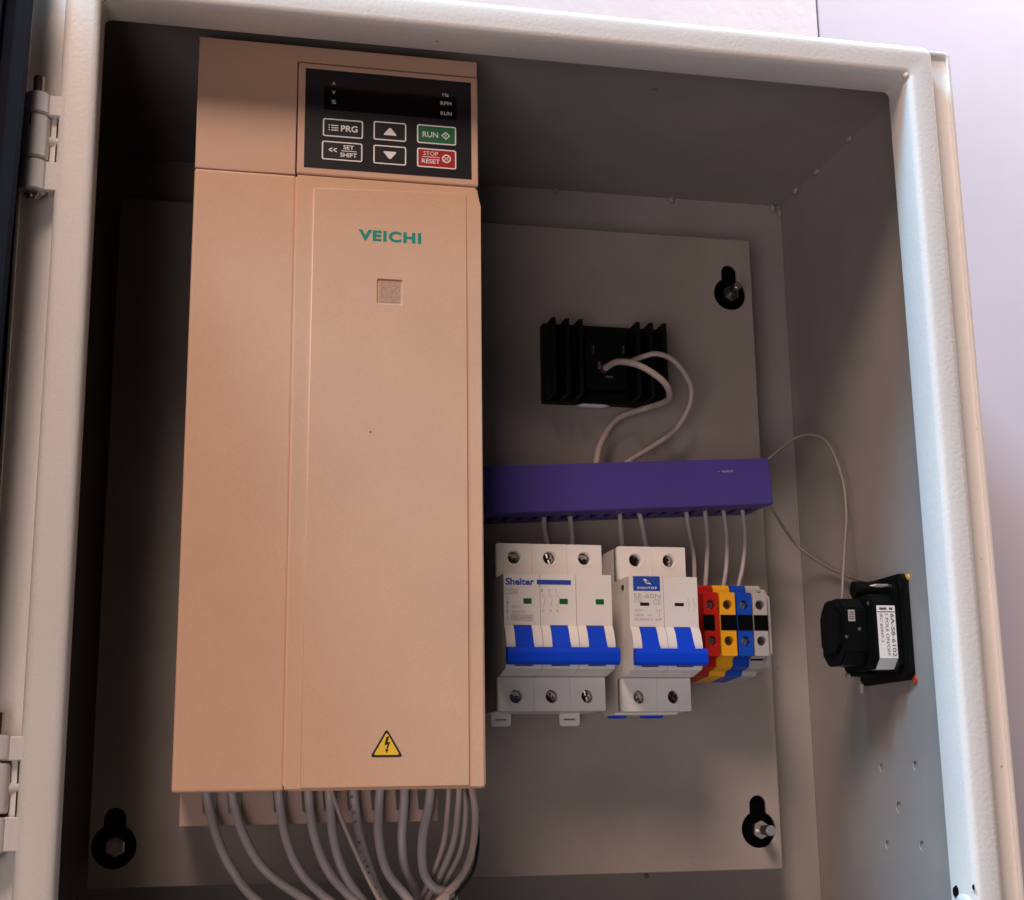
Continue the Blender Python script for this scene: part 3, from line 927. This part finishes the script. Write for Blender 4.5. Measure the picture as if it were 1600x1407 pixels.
# ------------------------------------------------------------------ terminal blocks
SLOT_D = slot_screw_mesh(2.2, DARKST)
SLOT_S = slot_screw_mesh(2.0, STEEL, 60)
tb_spec = [(300.6, 8.5, TRED, 'red', SLOT_S), (309.3, 9.1, TYEL, 'yellow', SLOT_D), (318.6, 8.6, TBLU, 'blue', SLOT_S), (327.4, 8.3, TGRY, 'grey', SLOT_D)]
for i, (x, w, m, cn, sm) in enumerate(tb_spec):
    t = thing('terminal_block', cn + ' rail terminal block in the row beside the two-pole breaker', 'terminal block', (x + w / 2, 165, -275), 'terminal blocks on the rail')
    prof = [(165, -233), (140, -230.2), (131.5, -229.6), (130.0, -231.2), (130.0, -233.6), (127.2, -234.0), (127.2, -267.4), (130.0, -267.8), (130.0, -271.4), (133, -272.6), (141, -273.4), (142, -275.8), (165, -277.5)]
    prism('body', prof, x + 0.1, x + w - 0.1, 'X', m, t, 0.2)
    sheet('front', rrect(x + 0.35, x + w - 0.35, -267.0, -234.4, 0.8), [circ(x + w / 2, -240.8, 2.45), circ(x + w / 2, -259.3, 2.45)], 121.6, 127.3, m, t, 'XZ', 0.25)
    for zc in (-240.8, -259.3):
        s = link('screw', sm, t, (x + w / 2, 124.8, zc))
        s.rotation_euler[1] = random.uniform(-0.4, 0.4)
    box('marker_slot', x + 0.4 + (0.0 if i else -0.2), x + w - 0.3 - (0 if i else 2.4), 121.3, 123.0, -253.9, -246.0, VOID, t)
    if i == 3:
        boxes('edge_slot', [(x + 0.6, x + 7.2, 129.7, 130.4, -234.6, -233.8), (x + 0.6, x + 7.4, 129.7, 130.4, -268.6, -267.7), (x + 6.6, x + 7.6, 129.6, 130.6, -268.6, -265.8), (x + 6.4, x + 7.6, 129.6, 130.6, -235.6, -232.8)], VOID, t)
t = thing('end_bracket', 'thin grey end plate closing the terminal row at its right', 'end bracket', (337, 165, -275))
prism('plate', [(165, -233), (131.0, -231.5), (129, -234), (124.5, -236.5), (124.5, -265.5), (129, -269), (131, -271.8), (165, -277)], 335.8, 338.2, 'X', TGRY, t, 0.2)
box('foot', 338.2, 342.0, 158, 166, -262, -242, TGRY, t, 0.4)
cyl('screw', (340.2, 158.2, -250), (0, -1, 0), 1.5, 3.4, DARKST, t, n=14)

# ------------------------------------------------------------------ wires from the duct
DW = [
('breaker_wire', [(227.6,155,-181),(225.7,155,-195.0),(227.2,154,-207),(227.2,154,-214)], 1.35, 'leftmost short wire from the duct into the three-pole breaker'),
('breaker_wire', [(238.7,155,-180),(240.6,155,-195.6),(240.7,154,-207.9),(240.6,154,-214)], 1.35, 'right-hand short wire from the duct into the three-pole breaker'),
('breaker_wire', [(267.7,155,-179),(268.0,155,-195.0),(268.3,154,-209.7),(268.3,154,-215)], 1.3, 'left-hand short wire from the duct into the two-pole breaker'),
('breaker_wire', [(276.6,155,-179),(280.2,155,-194.7),(281.8,154,-209.5),(282,154,-215)], 1.3, 'right-hand short wire from the duct into the two-pole breaker'),
('terminal_wire', [(304.4,155,-178),(306.7,155,-197.9),(308.6,155,-211.7),(308.0,155,-228.9),(306.4,155,-236)], 1.2, 'wire from the duct down to the red terminal block'),
('terminal_wire', [(315.6,155,-178),(316.8,155,-199.4),(315.7,155,-215.1),(314.3,155,-228.8),(314,155,-236)], 1.25, 'wire from the duct down to the yellow terminal block'),
('terminal_wire', [(326.0,155,-177),(327.8,155,-197.4),(327.0,155,-214.9),(324.4,155,-228.7),(323.5,155,-236)], 1.2, 'wire from the duct down to the blue terminal block'),
('terminal_wire', [(337.0,155,-176),(338.5,155,-197.2),(336.5,155,-214.7),(332.8,155,-228.6),(331.8,155,-236)], 1.15, 'wire from the duct down to the grey terminal block'),
]
for nm, p, r, lab in DW:
    cable(nm, p, r, CABG, lab, 'wire', 'wires hanging from the duct')
cable('switch_wire', [(340,150,-170),(350.2,150,-159.5),(356.2,150,-153.9),(372.0,150,-143.1),(380.0,135,-149.2),(380.9,120,-171.9),(378.3,112,-192.5),(373.5,106,-210.5),(368.5,100,-227.7),(364.5,95,-242.3)], 0.85, CABT, 'thin wire arching high from the duct end over to the rotary switch', 'wire', 'wires to the rotary switch')
cable('switch_wire', [(344,160,-174),(353.2,160,-179.0),(357.5,160,-183.2),(368.2,168,-193.5),(377.8,172,-202.4),(384.9,155,-214.9),(385.0,125,-225.3),(383.0,105,-230.0),(381.4,99.5,-231.4),(378.5,98,-235.3),(371.8,92,-244.2)], 0.8, CABT, 'thin wire sagging low from the duct end along the side wall to the rotary switch', 'wire', 'wires to the rotary switch')

# ------------------------------------------------------------------ rotary cam switch on the right wall
sw = thing('rotary_switch', 'black rotary cam switch with white rating label fixed on the right inner wall', 'switch', (388, 94, -257))
def yz(points):
    return points
def octo(y0, y1, z0, z1, c):
    return [(y0 + c, z0), (y1 - c, z0), (y1, z0 + c), (y1, z1 - c), (y1 - c, z1), (y0 + c, z1), (y0, z1 - c), (y0, z0 + c)]
prism('mounting_flange', octo(68.0, 120.5, -282.4, -230.6, 3.0), 383.8, 387.8, 'X', BLK, sw, 0.5)
prism('flange_step', octo(71.5, 117, -279.0, -234.0, 4.0), 381.6, 383.9, 'X', BLK, sw, 0.5)
prism('contact_body', octo(72.6, 112, -276.6, -240.0, 5.0), 370.0, 381.7, 'X', BLK, sw, 0.6)
prism('contact_body', octo(80.0, 106, -274.0, -241.4, 5.5), 357.4, 370.1, 'X', BLK, sw, 0.8)
prism('end_cap', octo(83.0, 103, -268.0, -246.0, 4.0), 355.6, 357.5, 'X', BLK, sw, 0.4)
cyl('post', (383.9, 92.5, -236.0), (-1, 0, 0), 4.2, 14, BLK, sw, n=18)
cyl('terminal_screw', (382.4, 78.0, -236.0), (-1, 0, 0), 1.25, 8.0, STEEL, sw, n=14)
cyl('terminal_screw', (374.4, 78.0, -236.0), (-1, 0, 0), 1.2, 2.6, STEEL, sw, r2=0.3, n=14)
cyl('terminal_screw', (377.0, 90.0, -278.4), (-1, 0, 0), 1.6, 14, BLK, sw, r2=1.1, n=14)
cyl('terminal_screw', (363.4, 89.6, -278.8), (-1, 0, 0), 1.2, 1.6, STEEL, sw, n=14)
cyl('terminal_screw', (371.6, 80.5, -244.6), (-0.3, -1, 0), 1.2, 4.0, STEEL, sw, n=14)
cyl('terminal_screw', (358.6, 80.2, -260.8), (0, -1, 0), 0.8, 0.6, STEEL, sw, n=12)
cyl('terminal_screw', (365.6, 80.2, -257.0), (0, -1, 0), 0.9, 0.6, STEEL, sw, n=12)
cyl('stub', (380.4, 112, -282.0), (0, 0, -1), 1.3, 4.4, CABW, sw, n=12)
# paper label wrapped on the side towards the room
bm = bmesh.new()
def strip(pts, x0, x1):
    for a, b in zip(pts, pts[1:]):
        bm.faces.new([bm.verts.new(v) for v in ((x0, a[0], a[1]), (x1, a[0], a[1]), (x1, b[0], b[1]), (x0, b[0], b[1]))])
strip([(72.45, -246.2), (72.45, -271.7), (77.5, -276.75), (83, -276.75)], 371.8, 381.5)
me = bm_mesh(bm, 'rating_label', org(sw))
finish(me, LABW)
rlab = link('rating_label', me, sw)
P_ = Print(72.36)
P_.text('6A-S8-6102', 378.8, 380.8, -271.0, -250.2, 0.01, down=True)
P_.text('1 POLE ON/OFF', 376.0, 377.6, -270.6, -250.4, 0.0, down=True)
P_.text('IEC 60947-3', 373.2, 374.6, -264.0, -250.4, 0.0, down=True)
P_.rect(372.0, 381.3, -249.5, -249.1).rect(373.2, 377.0, -248.3, -247.2).rect(378.4, 380.2, -248.3, -247.2)
P_.build('label_lettering', PDARK, rlab)
tg = Print(79.85).rect(360.2, 363.8, -253.2, -247.6).build('tag_sticker', PFAINT, sw)
P_ = Print(79.78)
for k in range(4):
    P_.rect(360.6, 363.4, -249.0 - k * 1.1, -248.5 - k * 1.1)
P_.build('tag_print', PDARK, tg)
